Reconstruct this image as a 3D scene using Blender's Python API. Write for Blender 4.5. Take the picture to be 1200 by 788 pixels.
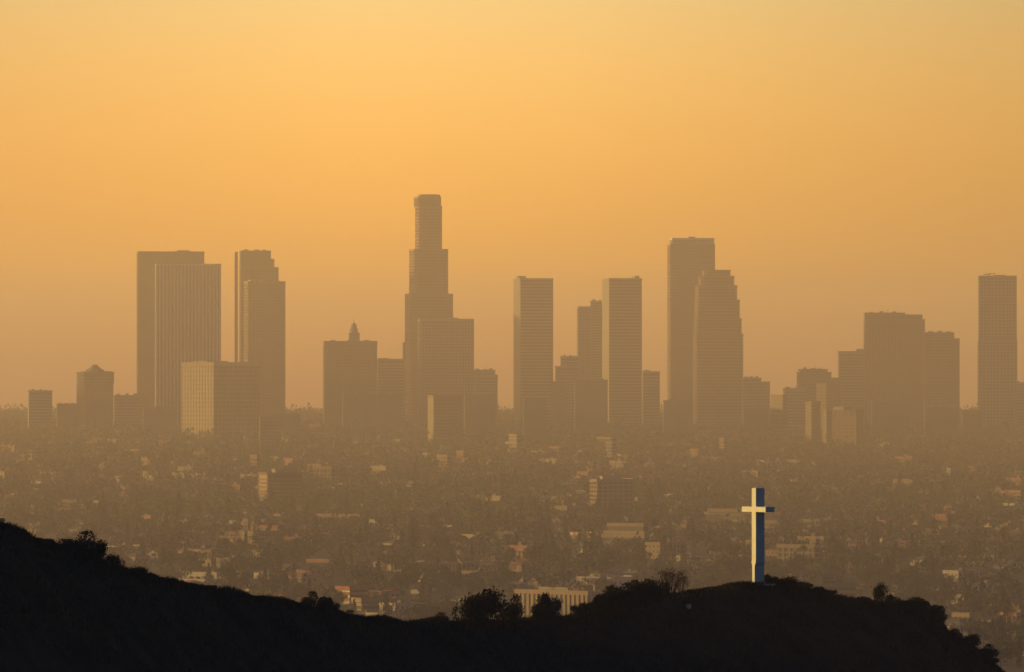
import bpy, math, random
import numpy as np
from mathutils import Vector, Matrix

for o in list(bpy.data.objects):
    bpy.data.objects.remove(o)
SC = bpy.context.scene
COL = SC.collection
R = math.radians
random.seed(7)
RNG = np.random.default_rng(11)

# ------------------------------------------------------------------ camera, light, exposure
K = math.tan(R(3.767)) / 600.0          # radians per photo pixel (1200 px wide), long telephoto
HZ = 484.0                              # photo row of the camera's own level
cam_data = bpy.data.cameras.new('camera')
cam_data.sensor_width = 36.0
cam_data.lens = 18.0 / math.tan(R(3.767))
cam_data.clip_start = 0.5
cam_data.clip_end = 60000.0
cam = bpy.data.objects.new('camera', cam_data)
COL.objects.link(cam)
cam.location = (0, 0, 0)
cam.rotation_euler = (R(90) + math.atan((HZ - 394) * K), 0, 0)
SC.camera = cam

SUN_EL, SUN_AZ = R(7.5), R(25)          # azimuth: how far beyond the picture plane, on the left
world = bpy.data.worlds.new('World')
SC.world = world
world.use_nodes = True
wt = world.node_tree
bg = wt.nodes['Background']
sky = wt.nodes.new('ShaderNodeTexSky')
sky.sky_type = 'NISHITA'
sky.sun_disc = False
sky.sun_elevation = SUN_EL
sky.sun_rotation = -(math.pi / 2 - SUN_AZ)
sky.air_density = 1.0
sky.dust_density = 2.5
sky.ozone_density = 1.0
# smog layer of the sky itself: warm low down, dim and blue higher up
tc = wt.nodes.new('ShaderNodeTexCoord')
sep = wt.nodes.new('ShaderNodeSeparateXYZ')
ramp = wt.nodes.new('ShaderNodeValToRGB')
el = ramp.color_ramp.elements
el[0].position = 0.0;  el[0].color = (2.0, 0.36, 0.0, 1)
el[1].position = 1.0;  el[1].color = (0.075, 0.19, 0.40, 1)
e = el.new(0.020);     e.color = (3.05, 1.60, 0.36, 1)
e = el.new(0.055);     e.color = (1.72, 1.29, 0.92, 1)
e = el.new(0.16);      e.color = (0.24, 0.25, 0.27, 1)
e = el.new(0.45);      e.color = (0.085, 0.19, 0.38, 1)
def wmath(op, a, b=None, c=None):
    n = wt.nodes.new('ShaderNodeMath'); n.operation = op
    for i, v in enumerate((a, b, c)):
        if v is None: continue
        if isinstance(v, (int, float)): n.inputs[i].default_value = v
        else: wt.links.new(v, n.inputs[i])
    return n.outputs[0]


def wmul(c1, c2):
    n = wt.nodes.new('ShaderNodeMix'); n.data_type = 'RGBA'; n.blend_type = 'MULTIPLY'; n.inputs[0].default_value = 1.0
    wt.links.new(c1, n.inputs[6]); wt.links.new(c2, n.inputs[7]); return n.outputs[2]


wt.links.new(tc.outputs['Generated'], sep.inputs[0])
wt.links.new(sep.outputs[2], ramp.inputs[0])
# brightest straight ahead, dimmer to left and right (compass direction only)
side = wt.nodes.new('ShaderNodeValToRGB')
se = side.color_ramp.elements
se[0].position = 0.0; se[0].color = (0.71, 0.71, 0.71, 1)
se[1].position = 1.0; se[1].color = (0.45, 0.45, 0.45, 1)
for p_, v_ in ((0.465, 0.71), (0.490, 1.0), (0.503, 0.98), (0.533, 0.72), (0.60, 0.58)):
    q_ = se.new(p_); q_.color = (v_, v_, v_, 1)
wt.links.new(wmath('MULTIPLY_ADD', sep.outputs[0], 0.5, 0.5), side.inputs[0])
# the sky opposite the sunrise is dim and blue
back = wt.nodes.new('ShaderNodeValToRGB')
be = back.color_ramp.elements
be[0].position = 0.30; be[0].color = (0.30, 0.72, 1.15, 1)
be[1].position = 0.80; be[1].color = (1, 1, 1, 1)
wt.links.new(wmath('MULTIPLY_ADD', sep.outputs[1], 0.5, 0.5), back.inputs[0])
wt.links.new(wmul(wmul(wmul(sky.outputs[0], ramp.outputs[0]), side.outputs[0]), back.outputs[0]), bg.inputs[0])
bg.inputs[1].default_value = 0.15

sun_data = bpy.data.lights.new('sun', 'SUN')
sun_data.energy = 3.15
sun_data.angle = R(0.6)
sun_data.color = (1.0, 0.585, 0.135)
sun = bpy.data.objects.new('sun', sun_data)
COL.objects.link(sun)
to_sun = Vector((-math.cos(SUN_AZ) * math.cos(SUN_EL), math.sin(SUN_AZ) * math.cos(SUN_EL), math.sin(SUN_EL)))
sun.rotation_euler = to_sun.to_track_quat('Z', 'Y').to_euler()
sun.location = (-400, 200, 400)

SC.view_settings.view_transform = 'Standard'
SC.view_settings.look = 'None'
SC.view_settings.gamma = 1.0
SC.view_settings.use_curve_mapping = False
SC.view_settings.exposure = 0.88
SC.render.engine = 'CYCLES'
cy = SC.cycles
cy.max_bounces = 4
cy.diffuse_bounces = 2
cy.glossy_bounces = 2
cy.transmission_bounces = 1
cy.volume_bounces = 1
cy.transparent_max_bounces = 4
cy.caustics_reflective = False
cy.caustics_refractive = False
cy.use_denoising = True
cy.denoiser = 'OPENIMAGEDENOISE'
cy.denoising_input_passes = 'RGB_ALBEDO_NORMAL'
cy.denoising_prefilter = 'ACCURATE'
cy.use_adaptive_sampling = False
cy.sample_clamp_indirect = 4.0

HAZE_DENSITY = 0.000100
HAZE_COLOR = (0.88, 0.78, 0.75)

# ------------------------------------------------------------------ ground profile and picture helpers
PROF_PY = [1000, 790, 720, 660, 600, 540, 505, 492, 486, 484.4]
PROF_D = [2700, 4000, 4600, 5400, 6800, 8600, 10200, 11500, 13000, 20500]
PD = np.array(PROF_D, float)
PZ = np.array([(HZ - p) * K * d for p, d in zip(PROF_PY, PROF_D)])
PZ[0] = -124.0; PZ[1] = -123.0


def gz(d):
    """height of the plain at distance d"""
    return np.interp(d, PD, PZ)


_dd = np.linspace(3500, 20000, 4000)
_pp = HZ - gz(_dd) / (K * _dd)


def d_of(py):
    """distance at which the plain shows on photo row py"""
    return float(np.interp(-py, -_pp, _dd))


def at(px, py, d):
    return Vector((d * (px - 600) * K, d, d * (HZ - py) * K))


# silhouette of the near ridge (photo px), and how far off its crest is
RX = [-900, -300, 0, 25, 45, 70, 120, 150, 200, 250, 300, 350, 400, 430, 460, 500, 560, 620, 665, 700, 740, 785, 830, 860, 890, 915, 945, 965, 990, 1020, 1055, 1085, 1105, 1115, 1135, 1160, 1190, 1260, 1500, 2400]
RY = [300, 470, 613, 624, 633, 641, 659, 669, 680, 690.5, 698.5, 707.5, 717.5, 722.5, 725.5, 727, 728, 727, 722, 717, 709, 697, 687, 683, 681.5, 682.5, 687, 694, 701, 706, 709, 714, 732, 746, 754, 772, 800, 860, 1010, 1200]
RD_X = [-900, 0, 430, 600, 888, 1180, 2400]
RD_Y = [640, 720, 800, 830, 860, 890, 930]


def ridge_py(px):
    return np.interp(px, RX, RY)


# ------------------------------------------------------------------ mesh helpers
def link_mesh(name, me, mat=None, parent=None, loc=None):
    o = bpy.data.objects.new(name, me)
    COL.objects.link(o)
    if mat is not None:
        for m in (mat if isinstance(mat, (list, tuple)) else [mat]):
            me.materials.append(m)
    if parent is not None:
        o.parent = parent
    if loc is not None:
        o.location = loc
    return o


def np_mesh(name, verts, faces_n, loops, mat_idx=None, smooth=False):
    """verts (n,3); faces_n = loop totals (m,), loops = flat vertex indices"""
    me = bpy.data.meshes.new(name)
    verts = np.asarray(verts, np.float32)
    me.vertices.add(len(verts)); me.vertices.foreach_set('co', verts.ravel())
    loops = np.asarray(loops, np.int32)
    me.loops.add(len(loops)); me.loops.foreach_set('vertex_index', loops)
    faces_n = np.asarray(faces_n, np.int32)
    start = np.concatenate([[0], np.cumsum(faces_n)[:-1]]).astype(np.int32)
    me.polygons.add(len(faces_n)); me.polygons.foreach_set('loop_start', start)
    if mat_idx is not None:
        me.polygons.foreach_set('material_index', np.asarray(mat_idx, np.int32))
    me.polygons.foreach_set('use_smooth', np.full(len(faces_n), smooth))
    me.update(calc_edges=True); me.validate()
    return me


class MB:
    def __init__(s):
        s.v = []; s.f = []; s.m = []

    def face(s, pts, mi=0):
        n = len(s.v); s.v += [tuple(p) for p in pts]; s.f.append(tuple(range(n, n + len(pts)))); s.m.append(mi)

    def prism(s, poly, z0, z1, mi=0, top=True, bottom=True, top_poly=None):
        n = len(s.v); k = len(poly); tp = top_poly or poly
        s.v += [(p[0], p[1], z0) for p in poly] + [(p[0], p[1], z1) for p in tp]
        for i in range(k):
            j = (i + 1) % k
            s.f.append((n + i, n + j, n + k + j, n + k + i)); s.m.append(mi)
        if top: s.f.append(tuple(n + k + i for i in range(k))); s.m.append(mi)
        if bottom: s.f.append(tuple(n + i for i in reversed(range(k)))); s.m.append(mi)

    def box(s, x0, x1, y0, y1, z0, z1, mi=0):
        s.prism([(x0, y0), (x1, y0), (x1, y1), (x0, y1)], z0, z1, mi)

    def band(s, inner, outer, z0, z1, mi=0):
        """a ring round a polygon: outer wall, top and bottom ledges"""
        k = len(outer); n = len(s.v)
        s.v += [(p[0], p[1], z0) for p in inner] + [(p[0], p[1], z0) for p in outer] + \
               [(p[0], p[1], z1) for p in outer] + [(p[0], p[1], z1) for p in inner]
        for i in range(k):
            j = (i + 1) % k
            for a in (0, 1, 2):
                s.f.append((n + a * k + i, n + a * k + j, n + (a + 1) * k + j, n + (a + 1) * k + i)); s.m.append(mi)

    def tube(s, pts, rads, sides=6, mi=0, cap=True):
        n0 = len(s.v); pts = [Vector(p) for p in pts]
        for i, (p, r) in enumerate(zip(pts, rads)):
            d = (pts[min(i + 1, len(pts) - 1)] - pts[max(i - 1, 0)]).normalized()
            a = d.cross(Vector((0.31, 0.95, 0.05)) if abs(d.z) > 0.5 else Vector((0, 0, 1))).normalized(); b = d.cross(a)
            for q in range(sides):
                t = 2 * math.pi * q / sides
                s.v.append(tuple(p + a * (r * math.cos(t)) + b * (r * math.sin(t))))
        for i in range(len(pts) - 1):
            for q in range(sides):
                r2 = (q + 1) % sides
                s.f.append((n0 + i * sides + q, n0 + i * sides + r2, n0 + (i + 1) * sides + r2, n0 + (i + 1) * sides + q)); s.m.append(mi)
        if cap:
            s.f.append(tuple(n0 + q for q in reversed(range(sides)))); s.m.append(mi)
            s.f.append(tuple(n0 + (len(pts) - 1) * sides + q for q in range(sides))); s.m.append(mi)

    def mesh(s, name):
        me = bpy.data.meshes.new(name); me.from_pydata(s.v, [], s.f)
        me.polygons.foreach_set('material_index', s.m); me.update(); return me

    def build(s, name, mat, parent=None, loc=None):
        return link_mesh(name, s.mesh(name), mat, parent, loc)


def grow(poly, a):
    """offset a convex counter-clockwise polygon outwards by a"""
    k = len(poly); out = []
    for i in range(k):
        p0, p1, p2 = Vector(poly[i - 1]), Vector(poly[i]), Vector(poly[(i + 1) % k])
        e1 = (p1 - p0).normalized(); e2 = (p2 - p1).normalized()
        n1 = Vector((e1.y, -e1.x)); n2 = Vector((e2.y, -e2.x))
        c = 1 + n1.dot(n2)
        q = p1 + (n1 + n2) * (a / c)
        out.append((q.x, q.y))
    return out


def clumps(centres, size, flat=0.0, rng=RNG, jitter=0.45):
    """leaf-sized four-cornered faces, one at each centre, turned every way"""
    c = np.asarray(centres, float); n = len(c)
    a = rng.normal(size=(n, 3)); a[:, 2] *= (1 - flat); a /= np.linalg.norm(a, axis=1)[:, None]
    b = rng.normal(size=(n, 3)); b -= a * (a * b).sum(1)[:, None]; b /= np.linalg.norm(b, axis=1)[:, None]
    sz = np.broadcast_to(np.asarray(size, float), (n,)) * rng.uniform(1 - jitter, 1 + jitter, n)
    sa = a * (sz * 0.5)[:, None]; sb = b * (sz * rng.uniform(0.25, 0.5, n))[:, None]
    nn = np.cross(a, b) * (sz * 0.12)[:, None]
    v = np.stack([c - sa, c + sb * 0.9 + nn, c + sa, c - sb + nn], 1).reshape(-1, 3)
    return v, np.full(n, 4), np.arange(4 * n)


# ------------------------------------------------------------------ materials
def mat(name, col, rough=0.8, var=0.25, scale=0.2, col2=None, metallic=0.0, spec=0.3, detail=4, bump=0.0, island=False):
    m = bpy.data.materials.new(name); m.use_nodes = True
    nt = m.node_tree; b = nt.nodes['Principled BSDF']
    b.inputs['Roughness'].default_value = rough; b.inputs['Metallic'].default_value = metallic
    b.inputs['Specular IOR Level'].default_value = spec
    t = nt.nodes.new('ShaderNodeTexCoord')
    n = nt.nodes.new('ShaderNodeTexNoise'); n.inputs['Scale'].default_value = scale; n.inputs['Detail'].default_value = detail
    n.inputs['Roughness'].default_value = 0.6
    nt.links.new(t.outputs['Object'], n.inputs['Vector'])
    r = nt.nodes.new('ShaderNodeValToRGB')
    c2 = col2 or tuple(min(1, c * (1 + var)) for c in col)
    c1 = col if col2 else tuple(c * (1 - var) for c in col)
    r.color_ramp.elements[0].position = 0.32; r.color_ramp.elements[0].color = (*c1, 1)
    r.color_ramp.elements[1].position = 0.68; r.color_ramp.elements[1].color = (*c2, 1)
    fac = n.outputs['Fac']
    if island:
        g = nt.nodes.new('ShaderNodeNewGeometry')
        mx = nt.nodes.new('ShaderNodeMath'); mx.operation = 'MULTIPLY_ADD'
        mx.inputs[1].default_value = 0.55; nt.links.new(g.outputs['Random Per Island'], mx.inputs[0])
        ml = nt.nodes.new('ShaderNodeMath'); ml.operation = 'MULTIPLY'; ml.inputs[1].default_value = 0.45
        nt.links.new(fac, ml.inputs[0]); nt.links.new(ml.outputs[0], mx.inputs[2]); fac = mx.outputs[0]
    nt.links.new(fac, r.inputs['Fac'])
    nt.links.new(r.outputs[0], b.inputs['Base Color'])
    if bump:
        bp = nt.nodes.new('ShaderNodeBump'); bp.inputs['Strength'].default_value = bump
        nt.links.new(n.outputs['Fac'], bp.inputs['Height']); nt.links.new(bp.outputs[0], b.inputs['Normal'])
    return m


M = {}
M['glass_dark'] = mat('dark glass', (0.035, 0.04, 0.045), 0.35, 0.3, 0.05, spec=0.5)
M['glass_grey'] = mat('grey glass', (0.07, 0.075, 0.08), 0.4, 0.25, 0.05, spec=0.5)
M['granite_brown'] = mat('brown granite', (0.16, 0.11, 0.085), 0.6, 0.18, 0.05)
M['granite_pink'] = mat('pale pink granite', (0.24, 0.135, 0.09), 0.65, 0.15, 0.05)
M['concrete'] = mat('weathered concrete', (0.26, 0.23, 0.20), 0.85, 0.2, 0.08)
M['concrete_pale'] = mat('pale concrete', (0.30, 0.22, 0.16), 0.85, 0.15, 0.08)
M['glass_bronze'] = mat('bronze glass', (0.05, 0.028, 0.02), 0.5, 0.25, 0.05)
M['sun_tinted_grass'] = mat('sun tinted grass', (0.10, 0.055, 0.028), 0.95, col2=(0.20, 0.12, 0.06), scale=0.5, island=True, spec=0.05)  # straw colour brightens this hilltop grass as though low sun caught it
M['pink_concrete'] = mat('pink brown concrete', (0.17, 0.078, 0.048), 0.8, 0.2, 0.06)
M['fin_pale'] = mat('pale concrete fins', (0.60, 0.56, 0.50), 0.85, 0.1, 0.08)
M['stone_grey'] = mat('grey stone', (0.24, 0.23, 0.22), 0.8, 0.2, 0.08)
M['steel_dark'] = mat('dark steel', (0.06, 0.06, 0.06), 0.5, 0.2, 0.1, metallic=0.4)
M['stucco_white'] = mat('white stucco', (0.42, 0.37, 0.31), 0.9, 0.12, 0.15)
M['stucco_cream'] = mat('cream stucco', (0.29, 0.21, 0.15), 0.9, 0.15, 0.15)
M['stucco_rose'] = mat('rose stucco', (0.34, 0.18, 0.12), 0.9, 0.15, 0.15)
M['stucco_tan'] = mat('tan stucco', (0.23, 0.17, 0.12), 0.9, 0.2, 0.15)
M['glint_wall'] = mat('glint bright stucco', (0.72, 0.45, 0.24), 0.8, 0.1, 0.15)  # wall colour brightened so these blocks show as sun glints
M['brick_red'] = mat('red brick', (0.27, 0.11, 0.075), 0.9, 0.25, 0.3)
M['tile_red'] = mat('red clay tiles', (0.30, 0.11, 0.06), 0.85, 0.3, 0.4)
M['shingle_grey'] = mat('grey shingles', (0.13, 0.125, 0.12), 0.9, 0.3, 0.4)
M['shingle_brown'] = mat('brown shingles', (0.11, 0.08, 0.06), 0.9, 0.3, 0.4)
M['gravel_roof'] = mat('pale gravel roof', (0.17, 0.15, 0.13), 0.95, 0.25, 0.3)
M['window_dark'] = mat('dark window panes', (0.03, 0.032, 0.035), 0.25, 0.2, 0.2, spec=0.5)
M['leaf'] = mat('dark green leaves', (0.026, 0.048, 0.020), 0.8, col2=(0.065, 0.095, 0.040), scale=0.35, island=True, spec=0.2)
M['leaf_olive'] = mat('olive green leaves', (0.05, 0.055, 0.025), 0.8, col2=(0.11, 0.105, 0.05), scale=0.35, island=True, spec=0.2)
M['needle'] = mat('blackish green needles', (0.02, 0.032, 0.016), 0.85, col2=(0.05, 0.06, 0.028), scale=0.35, island=True, spec=0.2)
M['bark'] = mat('brown bark', (0.07, 0.05, 0.035), 0.95, 0.3, 2.0)
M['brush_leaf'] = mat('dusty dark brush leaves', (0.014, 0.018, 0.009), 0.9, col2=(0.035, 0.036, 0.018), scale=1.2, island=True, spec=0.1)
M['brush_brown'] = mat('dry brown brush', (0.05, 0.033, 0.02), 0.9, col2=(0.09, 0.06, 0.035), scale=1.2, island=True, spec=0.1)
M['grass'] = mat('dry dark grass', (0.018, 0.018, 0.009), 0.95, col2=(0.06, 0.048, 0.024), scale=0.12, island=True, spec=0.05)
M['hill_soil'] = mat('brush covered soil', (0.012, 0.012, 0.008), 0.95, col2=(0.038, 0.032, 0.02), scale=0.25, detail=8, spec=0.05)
M['plain_soil'] = mat('city ground', (0.045, 0.050, 0.030), 0.95, col2=(0.10, 0.088, 0.065), scale=0.012, detail=10, spec=0.1)
M['asphalt'] = mat('asphalt', (0.055, 0.052, 0.05), 0.9, 0.2, 0.05)
M['paint_white'] = mat('weathered white paint', (0.52, 0.56, 0.53), 0.65, col2=(0.62, 0.66, 0.63), scale=0.9, detail=7)
M['pale_rock'] = mat('pale rock', (0.34, 0.32, 0.30), 0.9, 0.2, 2.0)


# ------------------------------------------------------------------ tagging
def tag(o, label=None, cat=None, group=None, kind=None):
    if label: o['label'] = label
    if cat: o['category'] = cat
    if group: o['group'] = group
    if kind: o['kind'] = kind
    return o


def empty(name, loc, rz=0.0):
    o = bpy.data.objects.new(name, None); COL.objects.link(o)
    o.empty_display_size = 5.0
    o.location = loc; o.rotation_euler = (0, 0, rz)
    return o


def copy_tree(o):
    c = o.copy(); COL.objects.link(c)
    for ch in o.children:
        d = ch.copy(); COL.objects.link(d); d.parent = c
        for g in ch.children:
            h = g.copy(); COL.objects.link(h); h.parent = d
    return c


# ------------------------------------------------------------------ terrain
def grid_mesh(name, xs, ys, Z, smooth=True):
    ny, nx = Z.shape
    X, Y = np.meshgrid(xs, ys)
    v = np.stack([X, Y, Z], -1).reshape(-1, 3)
    i = np.arange(ny - 1)[:, None] * nx + np.arange(nx - 1)[None, :]
    f = np.stack([i, i + 1, i + nx + 1, i + nx], -1).reshape(-1)
    return np_mesh(name, v, np.full((ny - 1) * (nx - 1), 4), f, smooth=smooth)


def fbm(x, y, scale, seed, octaves=5, gain=0.5):
    r = np.random.default_rng(seed); out = np.zeros_like(x, float); amp = 1.0; f = 1.0 / scale
    for _ in range(octaves):
        for _ in range(3):
            a = r.uniform(0, 2 * math.pi); p = r.uniform(0, 6.28)
            out += amp * np.sin((x * math.cos(a) + y * math.sin(a)) * f * 6.283 * r.uniform(0.7, 1.3) + p) / 3
        amp *= gain; f *= 2.0
    return out


def plain_z(x, y):
    return gz(y) + fbm(x, y, 900, 3, 3) * 1.1 * np.clip((y - 3000) / 2000, 0, 1) * np.clip((13500 - y) / 2500, 0, 1)


ys = np.concatenate([np.arange(-1500, 4000, 250), np.arange(4000, 12500, 50), np.arange(12500, 20501, 250)])
xs = np.concatenate([np.arange(-7000, -1200, 290), np.arange(-1200, 1201, 50), np.arange(1490, 7001, 290)])
XX, YY = np.meshgrid(xs, ys)
ground = link_mesh('ground', grid_mesh('ground', xs, ys, plain_z(XX, YY)), M['plain_soil'])
tag(ground, 'hazy city plain rising gently towards the downtown towers', kind='structure')


def hill_z(x, y):
    yy = np.maximum(y, 40.0)
    u = np.clip(x / yy / K + 600, -900, 2400)
    D = np.interp(u, RD_X, RD_Y)
    zc = -(ridge_py(u) - HZ) * K * D - 0.25
    s = y - D
    bump = fbm(x, y, 26, 5, 5, 0.55) * 0.55
    w = np.clip(np.abs(s) / 14.0, 0, 1)
    near = np.where(s < 0, (np.sqrt(s * s + 36) - 6) * 0.36, (np.sqrt(s * s + 64) - 8) * 0.42)
    z1 = zc - near + bump * (0.12 + 0.88 * w)
    z2 = -2.0 - 0.30 * np.hypot(x, y + 20) + 6 + fbm(x, y, 60, 8, 3) * 1.0      # the slope the camera stands on
    z2 = np.minimum(z2, -1.75 - 0.12 * np.hypot(x, y))
    # unseen range added at left to shade near air, gapped to light the cross
    top = np.interp(y, [-700, -200, 250, 700, 985, 1080, 1130, 1230, 1330, 1500, 2500, 3000, 3500], [60, 125, 155, 155, 135, 50, 5, 5, 95, 118, 125, 110, -125])
    z3 = top + fbm(x, y, 240, 9, 5) * 9 - 0.48 * (np.sqrt((x + 640 + 0.05 * (y - 500) + 0.10 * np.maximum(y - 1500, 0)) ** 2 + 900) - 30)
    z = np.maximum(np.maximum(z1, z2), np.maximum(z3, -130.0))
    return z


hx = np.concatenate([np.arange(-1700, -80, 16), np.arange(-80, 80, 0.7), np.arange(80, 700, 15)])
hy = np.concatenate([np.arange(-450, 640, 12), np.arange(640, 760, 1.2), np.arange(760, 935, 0.7), np.arange(935, 4500, 20)])
HX, HY = np.meshgrid(hx, hy)
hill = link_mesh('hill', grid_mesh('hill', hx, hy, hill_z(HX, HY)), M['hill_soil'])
tag(hill, 'dark brush covered hills in shadow in front of the city', kind='structure')

# the haze: one even volume round everything up to just above the tallest tower
hz_top = 310.0
mbz = MB(); mbz.box(-7200, 7200, -1700, 20700, -135.0, hz_top)
hm = bpy.data.materials.new('smog haze'); hm.use_nodes = True
hn = hm.node_tree; hn.nodes.remove(hn.nodes['Principled BSDF'])
pv = hn.nodes.new('ShaderNodeVolumePrincipled')
pv.inputs['Color'].default_value = (*HAZE_COLOR, 1)
pv.inputs['Absorption Color'].default_value = (1, 1, 1, 1)
pv.inputs['Density'].default_value = HAZE_DENSITY
pv.inputs['Anisotropy'].default_value = 0.5
hn.links.new(pv.outputs[0], hn.nodes['Material Output'].inputs['Volume'])
haze = mbz.build('haze', hm)
tag(haze, 'warm smog hanging over the whole city', kind='stuff')
# ------------------------------------------------------------------ the white cross on the ridge
def build_cross():
    d = 860.0
    base = at(888.4, 682.5, d); base.z = float(hill_z(np.array([base.x]), np.array([base.y]))[0])
    foot_z = -0.35
    top = (HZ - 572.0) * K * d - base.z
    root = empty('cross', base, R(25.5) - (888 - 600) * K)
    tag(root, 'tall white cross standing on the dark hilltop, sunlit along its left side', 'cross')
    h = 0.53
    ledge = 2.45
    m = MB()                                            # plinth: a flatter, wider foot under a chamfered shoulder
    rc = lambda a, b: [(-a, -b), (a, -b), (a, b), (-a, b)]
    sq = lambda a: rc(a, a)
    m.prism(rc(0.66, 0.44), foot_z, 0.25)
    m.prism(rc(0.58, 0.32), 0.25, ledge - 0.42, bottom=False)
    m.prism(rc(0.58, 0.32), ledge - 0.42, ledge - 0.06, top_poly=sq(h + 0.02), bottom=False)
    m.band(sq(h - 0.01), sq(h + 0.05), ledge - 0.06, ledge + 0.06)
    m.build('plinth', M['paint_white'], root)
    m = MB()
    m.prism(sq(h), ledge - 0.06, top - 0.12)
    m.prism(sq(h), top - 0.12, top, top_poly=sq(h - 0.05), bottom=False)
    m.build('post', M['paint_white'], root)
    za = (HZ - 600.1) * K * d - base.z; zb = (HZ - 594.0) * K * d - base.z
    m = MB()
    # the crossbar runs out to both sides of the post, one end towards the camera
    L = 3.05
    m.box(-h - 0.02, h + 0.02, -L, L, za, zb)
    m.build('crossbar', M['paint_white'], root)
    m = MB(); m.box(-h - 0.9, h + 0.9, -h - 0.9, h + 0.9, foot_z - 0.6, 0.06)
    m.build('footing', M['concrete'], root)
    return root


build_cross()

# ------------------------------------------------------------------ downtown towers
def rect(W, D, ch=0.0):
    if ch <= 0: return [(0, 0), (W, 0), (W, D), (0, D)]
    c = ch * min(W, D)
    return [(c, 0), (W - c, 0), (W, c), (W, D - c), (W - c, D), (c, D), (0, D - c), (0, c)]


def facade(root_or_parent, poly, z0, z1, style, fl, bay, wall, glass, name='shaft', cap=1.6, off=0.45, rim=None):
    """one storeyed block: dark glazed core, storey bands and/or piers standing proud of it, a roof parapet"""
    core = MB(); core.prism(poly, z0, z1)
    sh = core.build(name, glass, root_or_parent)
    outer = grow(poly, off); inner = grow(poly, -0.05)
    if style in ('bands', 'grid'):
        m = MB(); z = z0 + fl * 0.6
        while z < z1 - cap - fl * 0.45:
            m.band(inner, outer, z, z + fl * (0.5 if style == 'bands' else 0.34)); z += fl
        m.build('spandrels', wall, sh)
    if style in ('piers', 'grid'):
        m = MB(); k = len(poly); po = off + 0.12
        for i in range(k):
            a = Vector(poly[i]); b = Vector(poly[(i + 1) % k]); L = (b - a).length
            if L < bay * 0.8: continue
            t = (b - a) / L; nrm = Vector((t.y, -t.x)); n = max(1, int(round(L / bay)))
            w = bay * (0.30 if style == 'piers' else 0.24)
            for j in range(n + 1):
                s = min(max(j * L / n, w * 0.55), L - w * 0.55)
                p0 = a + t * (s - w / 2); p1 = a + t * (s + w / 2)
                pts = [p0 + nrm * po, p1 + nrm * po, p1 - nrm * 0.05, p0 - nrm * 0.05]
                m.prism([(p.x, p.y) for p in pts], z0, z1 - cap)
        m.build('piers', wall, sh)
    m = MB(); m.band(grow(poly, -0.5), grow(poly, off + 0.2), z1 - cap, z1 + 0.9)
    m.prism(grow(poly, -0.48), z1 + 0.02, z1 + 0.1)
    m.build('parapet', rim or wall, sh)
    return sh


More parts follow.
